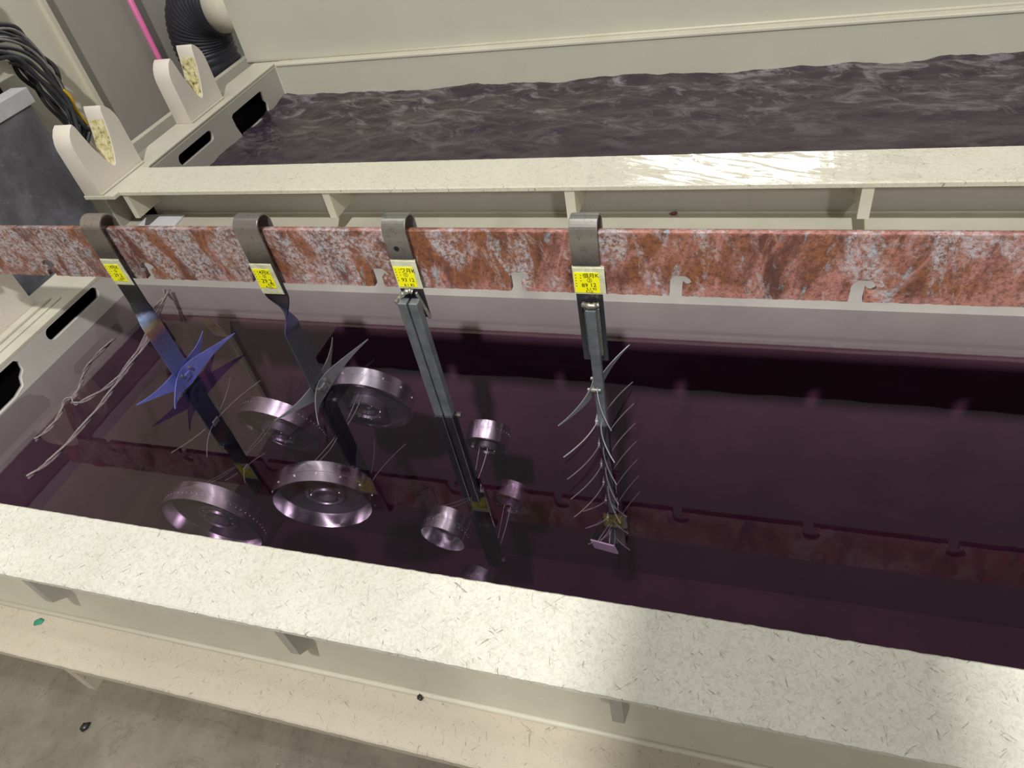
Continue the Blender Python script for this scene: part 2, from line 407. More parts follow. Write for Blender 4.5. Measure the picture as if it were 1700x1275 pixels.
tp('end_wall', plate2d(end_out, [rounded_slot(1.07, 1.282, 0.047, 0.085), broken], 0.012, lambda u, v, w_: (-1.806 + w_, u, v)), M['inner'])
tp('end_flange', bx(-1.965, -1.80, 0.543, 1.64, 0.088, 0.100), M['paint'], bev=0.002)
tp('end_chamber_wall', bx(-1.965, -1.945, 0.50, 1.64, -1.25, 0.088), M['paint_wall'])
tp('end_chamber_base', bx(-1.945, -1.812, 0.50, 1.45, -0.15, -0.13), M['dark'])  # near-black sheets from here on paint the shade behind the slots
tp('end_chamber_shade', bx(-1.945, -1.938, 0.50, 1.45, -0.13, 0.0875), M['dark'])
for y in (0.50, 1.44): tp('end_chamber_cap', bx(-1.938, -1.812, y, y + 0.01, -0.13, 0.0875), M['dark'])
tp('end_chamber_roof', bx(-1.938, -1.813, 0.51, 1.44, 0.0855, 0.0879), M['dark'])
tp('raised_strip', bx(-1.893, -1.868, 0.55, 1.193, 0.100, 0.108), M['paint'], bev=0.002)
tp('raised_strip', bx(-1.850, -1.838, 0.55, 1.20, 0.100, 0.105), M['paint'], bev=0.002)
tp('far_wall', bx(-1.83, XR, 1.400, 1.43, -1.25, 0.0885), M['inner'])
tp('far_lip', bx(-1.80, XR, 1.395, 1.650, 0.088, 0.100), M['paint'], bev=0.002)
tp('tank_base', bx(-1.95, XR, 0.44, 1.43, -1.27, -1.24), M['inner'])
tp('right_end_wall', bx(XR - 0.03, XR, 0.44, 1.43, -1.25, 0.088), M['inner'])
sd = saddle(None, -1.895, 0.955, 0.100); keep(sd, T)

bath = bx(-1.806, XR - 0.01, 0.53, 1.405, -1.245, 0.0)
tag(obj('bath_liquid', bath, M['liquid']), 'still dark purple liquid filling the near tank under the copper bar', 'liquid', None, 'stuff')

# ------------------------------------------------------------------ far tank
T2 = thing('process_tank', 'cream painted far tank of churning purple liquid behind the copper bar', 'tank', (0, 2.0, -0.30))
def tq(name, bm, m, smooth=False, bev=0): return keep(obj(name, bm, m, None, smooth, bev), T2)
tq('front_lip', rough_strip(-1.83, XR, 1.529, 1.678, 0.2325, 0.245, 0.01, 0.0006), M['lip_far'])
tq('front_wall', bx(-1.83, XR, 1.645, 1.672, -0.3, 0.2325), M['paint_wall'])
tq('weld_bead', tube([(-1.8, 1.644, 0.102), (XR, 1.644, 0.102)], 0.004, 6), M['paint'])
for x, w_ in ((-1.79, 0.018), (-1.103, 0.022), (-0.424, 0.025), (0.238, 0.025), (0.92, 0.025)):
    tq('gusset', bx(x - w_ / 2, x + w_ / 2, 1.533, 1.646, 0.152, 0.2325), M['paint'], bev=0.001)
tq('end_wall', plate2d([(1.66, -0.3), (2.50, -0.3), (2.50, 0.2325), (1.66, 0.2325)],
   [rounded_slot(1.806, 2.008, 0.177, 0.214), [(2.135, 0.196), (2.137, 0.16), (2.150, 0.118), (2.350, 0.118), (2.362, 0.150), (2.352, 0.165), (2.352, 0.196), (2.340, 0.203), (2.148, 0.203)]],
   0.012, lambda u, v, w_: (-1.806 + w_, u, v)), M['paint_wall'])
tq('end_flange', bx(-1.915, -1.80, 1.504, 2.62, 0.2325, 0.245), M['paint'], bev=0.002)
tq('flange_rim', bx(-1.820, -1.798, 1.68, 2.49, 0.245, 0.249), M['paint'])
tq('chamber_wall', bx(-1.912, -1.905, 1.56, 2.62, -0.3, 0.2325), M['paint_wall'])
tq('chamber_base', bx(-1.905, -1.812, 1.66, 2.5, -0.02, 0.0), M['dark'])  # dark inserts, shade inside the far tank's slots put into colour
tq('chamber_shade', bx(-1.905, -1.898, 1.66, 2.5, 0.0, 0.231), M['dark'])
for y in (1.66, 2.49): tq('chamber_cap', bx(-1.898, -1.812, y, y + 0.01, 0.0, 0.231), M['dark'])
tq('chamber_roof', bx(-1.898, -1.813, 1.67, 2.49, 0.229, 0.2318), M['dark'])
tq('rear_wall', bx(-1.83, XR, 2.490, 2.525, -0.3, 0.240), M['paint_hood'])
tq('rear_lip', bx(-1.80, XR, 2.486, 2.527, 0.236, 0.247), M['paint'], bev=0.003)
tq('corner_seam', tube([(-1.798, 2.489, 0.24), (-1.798, 2.489, 0.10)], 0.005, 6), M['paint'])
for y in (2.135, 2.36):
    tq('weld_seam', tube([(-1.7995, y, 0.232), (-1.7995, y, 0.20)], 0.0012, 5), M['paint_wall'])
for y0 in (1.506, 1.985): keep(saddle(None, -1.846, y0, 0.245), T2)

# churning liquid of the far tank
nx, ny = 330, 84; vs_, fs_ = [], []
for j in range(ny + 1):
    for i in range(nx + 1):
        x = -1.81 + (XR + 1.81) * i / nx; y = 1.66 + 0.835 * j / ny
        bk = min(1, max(0, (y - 1.85) / 0.6)); amp = 0.004 + 0.011 * bk ** 1.3
        h = noise.fractal((x * 5, y * 9, 0.3), 0.9, 2.1, 5) * amp + noise.noise((x * 2.2, y * 4, 3)) * 0.006 + noise.noise((x * 24, y * 34, 1)) * 0.0018
        vs_.append((x, y, 0.12 + h))
for j in range(ny):
    for i in range(nx):
        a = j * (nx + 1) + i; fs_.append((a, a + 1, a + nx + 2, a + nx + 1))
me = bpy.data.meshes.new('churning_liquid'); me.from_pydata(vs_, [], fs_)
tag(finish('churning_liquid', me, M['turbid'], None, True), 'churning dark purple liquid filling the far tank', 'liquid', None, 'stuff')

# ------------------------------------------------------------------ exhaust hood and hose
E_ = thing('exhaust_hood', 'tall cream painted hood wall along the rear edge of the far tank', 'hood', (0, 2.6, -0.3))
keep(obj('front_panel', bx(-1.942, XR, 2.525, 2.537, 0.242, 0.66), M['paint_hood']), E_)
keep(obj('side_panel', bx(-1.942, -1.930, 2.537, 3.0, 0.242, 0.66), M['paint_hood']), E_)
keep(obj('foot_bead', tube([(-1.942, 2.524, 0.250), (XR, 2.524, 0.250)], 0.005, 8), M['paint'], None, True), E_)
ring = [(math.cos(a), math.sin(a)) for a in (2 * math.pi * k / 40 for k in range(40))]
PY, PZ, PR = 2.70, 0.43, 0.115
keep(obj('duct_stub', loft([[(x, PY + PR * c, PZ + PR * s) for c, s in ring] for x in (-1.935, -2.125)]), M['paint_beige'], None, True), E_)
path = smooth_path([(-2.10, PY, PZ), (-2.16, PY, PZ), (-2.225, PY, PZ - 0.045), (-2.255, PY, PZ - 0.13), (-2.255, PY, PZ - 0.25), (-2.25, PY, PZ - 0.6)], 16)
hose = obj('flexible_hose', tube(path, PR, 32, None, lambda i: PR + (0.010 if i % 3 == 0 else 0.003)), M['hose'], None, True)
tag(hose, 'black ribbed flexible hose bending down from the cream duct stub', 'hose')

# ================================================================== COPPER BAR
def notch(x):       # J shaped hook notch, listed left to right along the bottom edge
    p = [(x, 0.315), (x + 0.001, 0.338)]
    for k in range(9):
        a = math.pi - math.pi * 0.94 * k / 8
        p.append((x + 0.0195 + 0.0195 * math.cos(a), 0.340 + 0.019 * math.sin(a)))
    p += [(x + 0.0375, 0.3365), (x + 0.032, 0.3325), (x + 0.027, 0.3335), (x + 0.023, 0.338), (x + 0.022, 0.315)]
    return p
bot = [(-2.05, 0.315)]
nxs = [-1.835, -1.550, -1.265, -0.985, -0.700, -0.415, -0.126, 0.160, 0.445, 0.73, 1.015, 1.3]
x = -2.04
for nxx in nxs:
    while x < nxx - 0.004:
        bot.append((x, 0.315 + random.uniform(-0.0012, 0.0008))); x += 0.005
    bot += notch(nxx); x = nxx + 0.027
while x < 1.9:
    bot.append((x, 0.315 + random.uniform(-0.0012, 0.0008))); x += 0.005
out = bot + [(1.9, 0.315), (1.9, 0.4425), (-2.05, 0.4425)]
bb = plate2d(out, [], 0.013, lambda u, v, w_: (u, 1.0275 + w_, v))
bar = thing('copper_bus_bar', 'long corroded copper bar with J shaped notches spanning the near tank', 'bar', (-1.92, 1.0275, 0.15))
keep(obj('bar', bb, M['copper']), bar)
tg = [(0.945 + 0.065, 0.33), (0.955 + 0.09, 0.33), (0.955 + 0.102 + 0.004, 0.16), (0.955 + 0.1, 0.16)]
keep(obj('end_tongue', loft([[(-1.95, 1.015, 0.44), (-1.95, 1.035, 0.44), (-1.95, 1.062, 0.20), (-1.95, 1.057, 0.148), (-1.95, 1.052, 0.20)], [(-1.905, 1.015, 0.44), (-1.905, 1.035, 0.44), (-1.905, 1.062, 0.20), (-1.905, 1.057, 0.148), (-1.905, 1.052, 0.20)]]), M['copper']), bar)

# ================================================================== RACKS
def hook_frames(xc, hw, zend, twist=None, turn=1):
    """strap path: from behind the bar, over it and down the front"""
    fr = []; Y0, R_, ZC = 1.0275, 0.0225, 0.448
    X = Vector((1, 0, 0))
    for z in (0.405, 0.43): fr.append(((xc, Y0 + R_, z), X * hw, (0, 1, 0)))
    for k in range(17):
        a = math.pi * k / 16
        fr.append(((xc, Y0 + R_ * math.cos(a), ZC + R_ * 1.0 * math.sin(a)), X * hw, (0, math.cos(a), math.sin(a))))
    zt = [0.43, 0.40, 0.36, 0.32]
    if not twist:
        n = 8; zt += [0.32 + (zend - 0.32) * k / n for k in range(1, n + 1)]
        for z in zt: fr.append(((xc, Y0 - R_, z), X * hw, (0, -1, 0)))
    else:
        z1, z2 = twist; zt += [z1 + 0.005]
        for z in zt: fr.append(((xc, Y0 - R_, z), X * hw, (0, -1, 0)))
        for k in range(25):
            q = k / 24; s = q * q * (3 - 2 * q); a = turn * math.pi / 2 * s; z = z1 + (z2 - z1) * q
            fr.append(((xc, Y0 - R_ - 0.003 * s, z), Vector((math.cos(a), math.sin(a), 0)) * (hw - 0.006 * math.sin(abs(a) * 2)), (math.sin(a), -math.cos(a), 0)))
        for k in range(1, 7):
            z = z2 + (zend - z2) * k / 6
            fr.append(((xc, Y0 - R_ - 0.003, z), (0, turn * hw, 0), (turn, 0, 0)))
    return fr
YS = 1.0275 - 0.0225 - 0.002                     # front face of a strap
def text_mesh(body, size, x, y, z, rx=0.0):
    cu = bpy.data.curves.new('lettering', 'FONT'); cu.body = body; cu.size = size; cu.resolution_u = 2; cu.offset = 0.00012
    o = bpy.data.objects.new('lettering', cu); C.objects.link(o)
    dg = bpy.context.evaluated_depsgraph_get(); me = bpy.data.meshes.new_from_object(o.evaluated_get(dg))
    bpy.data.objects.remove(o)
    c, s = math.cos(rx), math.sin(rx)
    for v in me.vertices:
        u, q = v.co.x * c - v.co.y * s, v.co.x * s + v.co.y * c
        v.co = (x + u, y, z + q)
    return me
def label(rack, x0, x1, z0, z1, lines, tz0, tz1):
    """yellow handwritten label on a wider piece of clear tape"""
    tape = keep(obj('tape_backing', rough_strip(x0 - 0.002, x1 + 0.010, tz0, tz1, 0, 0.0008, 0.003, 0.0012), M['tape']), rack)
    for v in tape.data.vertices: a, b, c = v.co; v.co = (a, YS - 0.0002 - c, b)
    tape['label'] = 'cloudy yellowed clear tape'
    lab = keep(obj('paper_label', bx(x0, x1, YS - 0.0018, YS - 0.0009, z0, z1), M['label']), rack)
    lab['label'] = 'bright yellow label with black handwriting'
    me = None; bm = bmesh.new()
    hgt = z1 - z0; wd = x1 - x0
    for k in range(5):                                        # printed marks down the left edge
        zz = z1 - hgt * (0.13 + 0.135 * k); bx(x0 + wd * 0.05, x0 + wd * 0.09, YS - 0.0021, YS - 0.0017, zz - 0.0008, zz + 0.0008, bm)
    for k in range(3):
        zz = z1 - hgt * (0.13 + 0.135 * k); bx(x0 + wd * 0.25, x0 + wd * 0.29, YS - 0.0021, YS - 0.0017, zz - 0.0008, zz + 0.0008, bm)
    for fx, fz, sz, body in lines:
        m = text_mesh(body, hgt * sz, x0 + wd * fx, YS - 0.002, z0 + hgt * fz, random.uniform(-0.06, 0.06))
        bm.from_mesh(m); bpy.data.meshes.remove(m)
    o = keep(obj('handwriting', bm, M['ink']), rack)
    o.parent = lab; o.matrix_parent_inverse = Matrix.Identity(4)
    return lab
def blade(pts, hts, th):
    """upright leaf: pts centre line, hts half heights"""
    rings = []
    for i, (p, h) in enumerate(zip(pts, hts)):
        p = Vector(p); t = Vector(pts[min(i + 1, len(pts) - 1)]) - Vector(pts[max(i - 1, 0)]); n = Vector((-t.y, t.x, 0)).normalized() * th / 2
        u = Vector((0, 0, h)); rings.append([p - n - u, p + n - u, p + n + u, p - n + u])
    return loft(rings)
def clip(rack, xc, yc, z, m, wide, near=0.118, far=0.160, dxn=0.052, dxf=0.046, zn=0.0, zf=0.0, sides=(-1, 1), gap=0.005, sag=0.0):
    """pair of spring prongs back to back, each with a near and a far tip"""
    hub = keep(obj('clip', bx(xc - gap - 0.004, xc + gap + 0.004, yc - 0.012, yc + 0.012, z - 0.008, z + 0.008), m, bev=0.002), rack)
    if wide > 0.004:
        for yy in (-0.016, 0.016):
            q = keep(obj('clamp_bolt', tube([(xc - gap - 0.008, yc + yy, z + wide * 0.5), (xc + gap + 0.008, yc + yy, z + wide * 0.5)], 0.004, 8), M['weld']), rack)
            q.parent = hub; q.matrix_parent_inverse = Matrix.Identity(4)
    for s in sides:
        for dy, dx, dz, yy in ((-near, dxn, zn, -1), (far, dxf, zf, 1)):
            pts, hts = [], []
            for k in range(13):
                q = k / 12
                y = yc + dy * q; xx = xc + s * (gap + dx * (q ** 1.7)) ; zz = z + dz * q - sag * math.sin(math.pi * q)
                pts.append((xx, y, zz)); 
                hts.append((wide * (1 - q ** 1.3) * (0.75 + 0.25 * math.cos(q * 3)) + 0.0009) if wide > 0.004 else 0.0011 - 0.0004 * q)
            o = keep(obj('prong', blade(pts, hts, 0.0018 if wide > 0.004 else 0.0022), m), rack)
            o.parent = hub; o.matrix_parent_inverse = Matrix.Identity(4)
    return hub
def wires(rack, a, b, spread=0.006, r=0.0011, m='wire'):
    for s in (-1, 1):
        A_, B_ = Vector(a) + Vector((s * 0.002, 0, 0)), Vector(b) + Vector((s * spread, 0, 0))
        mid = (A_ + B_) / 2 + Vector((s * 0.002, 0, -0.004))
        keep(obj('hook_wire', tube(smooth_path([A_, mid, B_], 5), r, 6), M[m]), rack)

# rack with the blue blades
X1 = -1.314
K1 = thing('hanging_rack', 'blue tinted twisted strap rack with violet-blue blades, leftmost on the copper bar', 'rack', (X1, 1.02, 0.47), 'racks hooked over the copper bar')
keep(obj('hook_strap', ribbon(hook_frames(X1, 0.0265, 0.0, (0.262, 0.185)), 0.004), M['strap_blue'], None, False, 0.0008), K1)
keep(obj('coated_stem', ribbon([((X1, 1.002, z), (0, 0.0315 if z > -0.25 else 0.024, 0), (1, 0, 0)) for z in (0.004, -0.1, -0.2, -0.27, -0.43)], 0.011), M['black_coat'], None, False, 0.002), K1)
label(K1, X1 - 0.0255, X1 + 0.014, 0.3205, 0.365, [(0.34, 0.78, 0.24, '4月K'), (0.46, 0.56, 0.2, '②'), (0.30, 0.28, 0.28, '29 2'), (0.55, 0.12, 0.17, '6.92'), (0.36, 0.02, 0.15, '4.1/2')], 0.310, 0.379)
clip(K1, X1, 1.004, 0.030, M['blade_blue'], 0.026, zn=0.008, zf=0.006)
clip(K1, X1, 1.002, -0.135, M['wire'], 0, gap=0.004)
clip(K1, X1, 1.002, -0.33, M['wire'], 0, gap=0.004, near=0.05, far=0.06, dxn=0.03, dxf=0.03)
# rack with the violet neck
X2 = -0.928
K2 = thing('hanging_rack', 'grey twisted strap rack with violet neck and grey blades, second from left', 'rack', (X2, 1.02, 0.47), 'racks hooked over the copper bar')
keep(obj('hook_strap', ribbon(hook_frames(X2, 0.028, -0.01, (0.300, 0.205), -1), 0.004), M['strap_violet'], None, False, 0.0008), K2)
keep(obj('coated_stem', ribbon([((X2, 1.002, z), (0, 0.028, 0), (1, 0, 0)) for z in (-0.008, -0.12, -0.24, -0.38)], 0.010), M['black_coat'], None, False, 0.002), K2)
label(K2, X2 - 0.0275, X2 + 0.0125, 0.3165, 0.363, [(0.34, 0.76, 0.25, '4月K'), (0.44, 0.56, 0.2, '②'), (0.26, 0.28, 0.30, '29 2'), (0.55, 0.13, 0.19, '6.92'), (0.36, 0.01, 0.16, '4.1/2')], 0.300, 0.376)
clip(K2, X2, 1.004, 0.026, M['blade_grey'], 0.022, zn=0.006, zf=0.006, near=0.118, far=0.17, dxn=0.052, dxf=0.045)
clip(K2, X2, 1.002, -0.345, M['wire'], 0, gap=0.004, near=0.10, far=0.16)
keep(obj('bolt', tube([(X2 - 0.012, 1.02, -0.03), (X2 + 0.014, 1.02, -0.03)], 0.005, 8), M['weld']), K2)
# rack with two parallel bars
X3 = -0.611
K3 = thing('hanging_rack', 'grey rack of two parallel bars welded under a drilled hook strap', 'rack', (X3, 1.02, 0.47), 'racks hooked over the copper bar')
fr = hook_frames(X3, 0.0235, 0.256)
keep(obj('hook_strap', ribbon(fr, 0.004), M['strap_grey'], None, False, 0.0008), K3)
keep(obj('drilled_hole', tube([(X3 - 0.004, YS - 0.0004, 0.416), (X3 - 0.004, YS + 0.003, 0.416)], 0.0055, 16), M['hole']), K3)
for k, x in enumerate((-0.6215, -0.5985)):
    keep(obj('stem_bar', ribbon([((x - 0.002, 0.982, z), (0.0095, 0, 0), (0, 1, 0)) for z in (0.312, 0.15, 0.0)], 0.020), M['bar_steel'], None, False, 0.002), K3)
    keep(obj('coated_stem', ribbon([((x - 0.002, 0.982 + 0.018 * q, -0.64 * q), (0.0112, 0, 0), (0, 1, 0)) for q in (0.0, 0.35, 0.7, 1.0)], 0.024), M['black_coat'], None, False, 0.003), K3)
keep(obj('weld_bead', tube(smooth_path([(X3 - 0.030, 0.984, 0.306), (X3 - 0.018, 0.990, 0.318), (X3 - 0.004, 0.996, 0.325), (X3 + 0.004, 0.998, 0.322)], 6), 0.006, 8, None, lambda i: 0.0055 + 0.0012 * math.sin(i * 1.9)), M['weld'], None, True), K3)
keep(obj('weld_bead', tube([(X3 + 0.0115 + 0.0005 * k, 0.997, 0.322 - 0.0022 * k) for k in range(29)], 0.003, 8, None, lambda i: 0.0030 + 0.0009 * (i % 2)), M['weld'], None, True), K3)
label(K3, X3 - 0.0225, X3 + 0.0165, 0.331, 0.3765, [(0.32, 0.76, 0.25, 'ワ月K'), (0.40, 0.54, 0.24, '①'), (0.24, 0.28, 0.26, '93 12'), (0.30, 0.02, 0.19, '8.1 82')], 0.326, 0.392)
for z in (-0.015, -0.29, -0.60):
    keep(obj('bolt', tube([(X3 - 0.03, 0.995, z), (X3 + 0.03, 0.995, z)], 0.0062, 6), M['weld']), K3)
# rack with the row of wire prongs
X4 = -0.263
K4 = thing('hanging_rack', 'grey strap rack with a long stem of wire prongs, rightmost on the copper bar', 'rack', (X4, 1.02, 0.47), 'racks hooked over the copper bar')
keep(obj('hook_strap', ribbon(hook_frames(X4, 0.024, 0.168), 0.004), M['strap_grey'], None, False, 0.0008), K4)
keep(obj('stem_bar', ribbon([((X4 + 0.003, 0.992, z), (0.0095, 0, 0), (0, 1, 0)) for z in (0.302, 0.15, 0.0)], 0.014), M['bar_steel'], None, False, 0.0015), K4)
keep(obj('coated_stem', ribbon([((X4 + 0.003, 0.992, z), (0.0105, 0, 0), (0, 1, 0)) for z in (0.0, -0.2, -0.47)], 0.017), M['black_coat'], None, False, 0.002), K4)
keep(obj('weld_bead', tube(smooth_path([(X4 - 0.012, 0.996, 0.308), (X4 + 0.003, 0.990, 0.310), (X4 + 0.016, 0.996, 0.308)], 5), 0.006, 8, None, lambda i: 0.0058 + 0.001 * math.sin(i * 2)), M['weld'], None, True), K4)
for s in (-1, 1):
    keep(obj('weld_bead', tube([(X4 + 0.003 + s * 0.0115, 0.998, 0.300 - 0.0024 * k) for k in range(48)], 0.003, 7, None, lambda i: 0.0026 + 0.0009 * (i % 2)), M['weld'], None, True), K4)
label(K4, X4 - 0.0235, X4 + 0.021, 0.331, 0.374, [(0.36, 0.76, 0.25, '個月K'), (0.50, 0.54, 0.24, '②'), (0.28, 0.28, 0.27, '89 12'), (0.46, 0.13, 0.17, '5.1 92'), (0.42, 0.01, 0.15, '9.1/2')], 0.327, 0.386)
clip(K4, X4 - 0.006, 1.0, 0.098, M['blade_grey'], 0.013, near=0.116, far=0.165, zn=0.004, zf=-0.03, dxn=0.046, dxf=0.035)
for k, z in enumerate((0.002, -0.068, -0.135, -0.200, -0.268, -0.335, -0.402)):
    clip(K4, X4 - 0.006, 1.0, z, M['wire'], 0, near=0.116 if k < 4 else 0.05, far=0.165, zn=0.008, zf=-0.045, dxn=0.047, dxf=0.038, gap=0.004)

# ================================================================== DRUMS
def drum(label_, group, Cc, n, R, wdt, closed, nsc, scr, boss=0.40):
    n = Vector(n).normalized(); Cc = Vector(Cc)
    ax = n if closed else -n                      # from the open side to the closed side
    org = Cc - n * wdt if closed else Cc
    u = ax.orthogonal().normalized(); u = (Vector((0, 0, 1)) - ax * ax.z).normalized(); v = ax.cross(u)
    Dm = thing('turned_drum', label_, 'drum', Cc - n * wdt / 2, group)
    SEG = 72
    def lathe(prof, closed_prof=True, seg=SEG):
        rings = []
        for k in range(seg):
            a = 2 * math.pi * k / seg; e = u * math.cos(a) + v * math.sin(a)
            rings.append([org + e * r_ + ax * h_ for r_, h_ in prof])
        bm = bmesh.new(); V = [[bm.verts.new(p) for p in rg] for rg in rings]; m_ = len(prof)
        for k in range(seg):
            a, b = V[k], V[(k + 1) % seg]
            for i in range(m_ if closed_prof else m_ - 1): bm.faces.new((a[i], b[i], b[(i + 1) % m_], a[(i + 1) % m_]))
        return bm
    t = R * 0.05; rb = R * boss
    g0 = wdt * 0.42
    shell = [(R, 0), (R, g0), (R - 0.0012, g0 + 0.0006), (R - 0.0012, g0 + 0.0022), (R + 0.0004, g0 + 0.003), (R + 0.0004, wdt - 0.001), (R - 0.001, wdt), (R - 1.6 * t, wdt), (R - 1.7 * t, wdt - 0.0185), (R - 2 * t, wdt - 0.019), (R - t, 0.004), (R - t * 0.8, 0)]
    o = keep(obj('shell', lathe(shell), M['alu'], None, False), Dm)
    for p in o.data.polygons: p.use_smooth = True
    try: o.data.set_sharp_from_angle(angle=math.radians(25))
    except Exception: pass
    wb = keep(obj('web', lathe([(R - 1.5 * t, wdt - 0.012), (rb * 0.97, wdt - 0.012), (rb * 0.97, wdt - 0.018), (R - 1.9 * t, wdt - 0.018)]), M['web']), Dm)
    hubp = [(rb, wdt - 0.024), (rb, wdt + 0.010), (rb * 0.93, wdt + 0.013), (rb * 0.80, wdt + 0.013), (rb * 0.76, wdt + 0.004), (rb * 0.60, wdt + 0.004), (rb * 0.57, wdt + 0.008), (rb * 0.50, wdt + 0.008), (rb * 0.50, wdt - 0.028), (rb * 0.60, wdt - 0.028), (rb * 0.64, wdt - 0.022), (rb * 0.85, wdt - 0.022), (rb * 0.9, wdt - 0.027)]
    hb = keep(obj('hub', lathe(hubp, True, 40), M['alu_dull']), Dm)
    for p in hb.data.polygons: p.use_smooth = True
    try: hb.data.set_sharp_from_angle(angle=math.radians(30))
    except Exception: pass
    sm = None
    for k in range(nsc):                            # pins or screws round the rim
        a = 2 * math.pi * (k + 0.5) / nsc; e = u * math.cos(a) + v * math.sin(a); tdir = ax.cross(e)
        p0 = org + e * (R - 0.001) + ax * (g0 - 0.004)
        s_ = obj('screw', tube([(0, 0, 0), (0, 0, scr * 1.1)], scr, 6), M['screw']) if sm is None else bpy.data.objects.new('screw', sm)
        if sm is None: sm = s_.data
        else: C.objects.link(s_)
        mt = Matrix((tdir, ax, e)).transposed().to_4x4(); mt.translation = p0
        s_.parent = Dm; s_.matrix_parent_inverse = Matrix.Translation(-Vector(Dm.location)); s_.matrix_basis = mt
    hm = None
    for k in range(8):                              # bolt heads on the hub
        a = 2 * math.pi * k / 8; e = u * math.cos(a) + v * math.sin(a)
        for hh, sg in ((wdt + 0.0125, 1), (wdt - 0.0215, -1)):
            b_ = obj('hub_bolt', tube([(0, 0, 0), (0, 0, 0.0022)], R * 0.021, 6), M['screw']) if hm is None else bpy.data.objects.new('hub_bolt', hm)
            if hm is None: hm = b_.data
            else: C.objects.link(b_)
            zz = ax * sg; xx = e; yy = zz.cross(xx)
            mt = Matrix((xx, yy, zz)).transposed().to_4x4(); mt.translation = org + e * rb * (0.87 if sg > 0 else 0.74) + ax * hh
            b_.parent = hb; b_.matrix_parent_inverse = Matrix.Identity(4); b_.matrix_basis = mt
    return Dm
G1, G2, G3 = 'drums on the blue bladed rack', 'drums on the violet necked rack', 'small drums on the two-bar rack'
drum('wide aluminium drum ringed with pins, open side out, cut off by the near lip', G1, (X1, 0.815, -0.354), (0.05, -1, -0.08), 0.142, 0.054, False, 60, 0.0016)
drum('wide aluminium drum ringed with pins, hub side out, behind the blue bladed rack', G1, (X1, 1.176, -0.371), (-0.06, -0.96, -0.28), 0.135, 0.049, True, 60, 0.0016)
drum('large aluminium drum with an open bright bowl facing out, below the violet necked rack', G2, (X2, 0.836, -0.207), (0.23, -0.96, -0.16), 0.121, 0.053, False, 14, 0.0026)
drum('large aluminium drum showing its hub, beside the grey blades near the two-bar rack', G2, (X2, 1.128, -0.168), (0.07, -0.96, -0.26), 0.121, 0.05, True, 14, 0.0026)
drum('small aluminium drum with an open bowl, left of the two-bar rack', G3, (X3, 0.806, -0.228), (-0.08, -0.99, -0.11), 0.055, 0.055, False, 32, 0.0011)
drum('small aluminium drum showing its hub, upper one right of the two-bar rack', G3, (X3, 1.124, -0.271), (0.02, -0.94, -0.35), 0.056, 0.051, True, 32, 0.0011, 0.5)
drum('small deep sunk aluminium drum, lower one right of the two-bar rack', G3, (X3, 1.167, -0.584), (-0.14, -0.98, -0.17), 0.059, 0.052, True, 32, 0.0011, 0.5)
drum('small deep sunk aluminium drum, mostly hidden behind the near lip', G3, (X3, 0.845, -0.531), (-0.18, -0.98, 0.01), 0.055, 0.05, False, 32, 0.0011)
wires(K1, (X1, 0.985, -0.30), (X1, 0.865, -0.235))
wires(K1, (X1, 1.02, -0.30), (X1, 1.16, -0.32))
wires(K2, (X2, 0.99, -0.12), (X2, 0.885, -0.10))
wires(K2, (X2, 1.01, -0.13), (X2, 1.14, -0.115))
wires(K3, (X3, 0.97, -0.20 - 0.09), (X3, 0.86, -0.18), 0.012)
wires(K3, (X3, 1.0, -0.29), (X3, 1.13, -0.25), 0.012)
wires(K3, (X3, 1.0, -0.60), (X3, 1.16, -0.56), 0.01)
wires(K3, (X3, 0.99, -0.60), (X3, 0.88, -0.50), 0.01)

# small angle plate hung at the foot of the pronged rack
ap = thing('angle_plate', 'small bare metal angle plate hung at the foot of the pronged rack', 'plate', (-0.275, 0.975, -0.395))
rot = Matrix.Translation(Vector((-0.275, 0.975, -0.395))) @ Matrix.Rotation(math.radians(-14), 4, 'Y') @ Matrix.Rotation(math.radians(-16), 4, 'Z')
def local(bm, m): bm.transform(m); return bm
keep(obj('front_flange', local(bx(-0.032, 0.034, -0.026, -0.022, -0.016, 0.016), rot), M['plate']), ap)
keep(obj('side_flange', local(bx(-0.036, -0.032, -0.026, 0.045, -0.016, 0.016), rot), M['black_coat']), ap)  # same bare plate; dark coat colour stands for its unlit side
wires(K4, (X4, 0.99, -0.34), (-0.292, 0.955, -0.38), 0.003)
wires(K4, (X4, 0.99, -0.36), (-0.262, 0.955, -0.39), 0.006)

# ================================================================== ROPES in the left end of the near bath
def rope(lab_, pts, r_):
    P = smooth_path([(x, y, -0.004) for x, y in pts], 10)
    bm = bmesh.new()
    for s in (0, 1):
        Q = []
        for i, p in enumerate(P):
            a = i * 0.3 + math.pi * s; j = noise.noise((i * 0.7, s, 2)) * r_ * 0.5
            Q.append(p + Vector((math.cos(a) * r_ * 0.75 + j, math.sin(a) * r_ * 0.4, math.sin(a) * r_ * 0.55)))
        tube(Q, r_ * 0.62, 6, bm)
    return tag(obj('rope', bm, M['rope'], None, True), lab_, 'rope', 'ropes floating at the left end of the near bath')
rope('frayed grey rope end floating nearest the slotted end wall', [(-1.685, 1.156), (-1.688, 1.08), (-1.68, 1.027), (-1.656, 0.982), (-1.633, 0.93), (-1.65, 0.913), (-1.627, 0.868), (-1.618, 0.824), (-1.627, 0.778)], 0.0045)
rope('grey rope curling into a loop beside the frayed rope end', [(-1.691, 1.39), (-1.653, 1.353), (-1.642, 1.287), (-1.584, 1.164), (-1.558, 1.048), (-1.557, 0.981), (-1.59, 0.92), (-1.612, 0.905), (-1.632, 0.92), (-1.648, 0.97)], 0.0045)
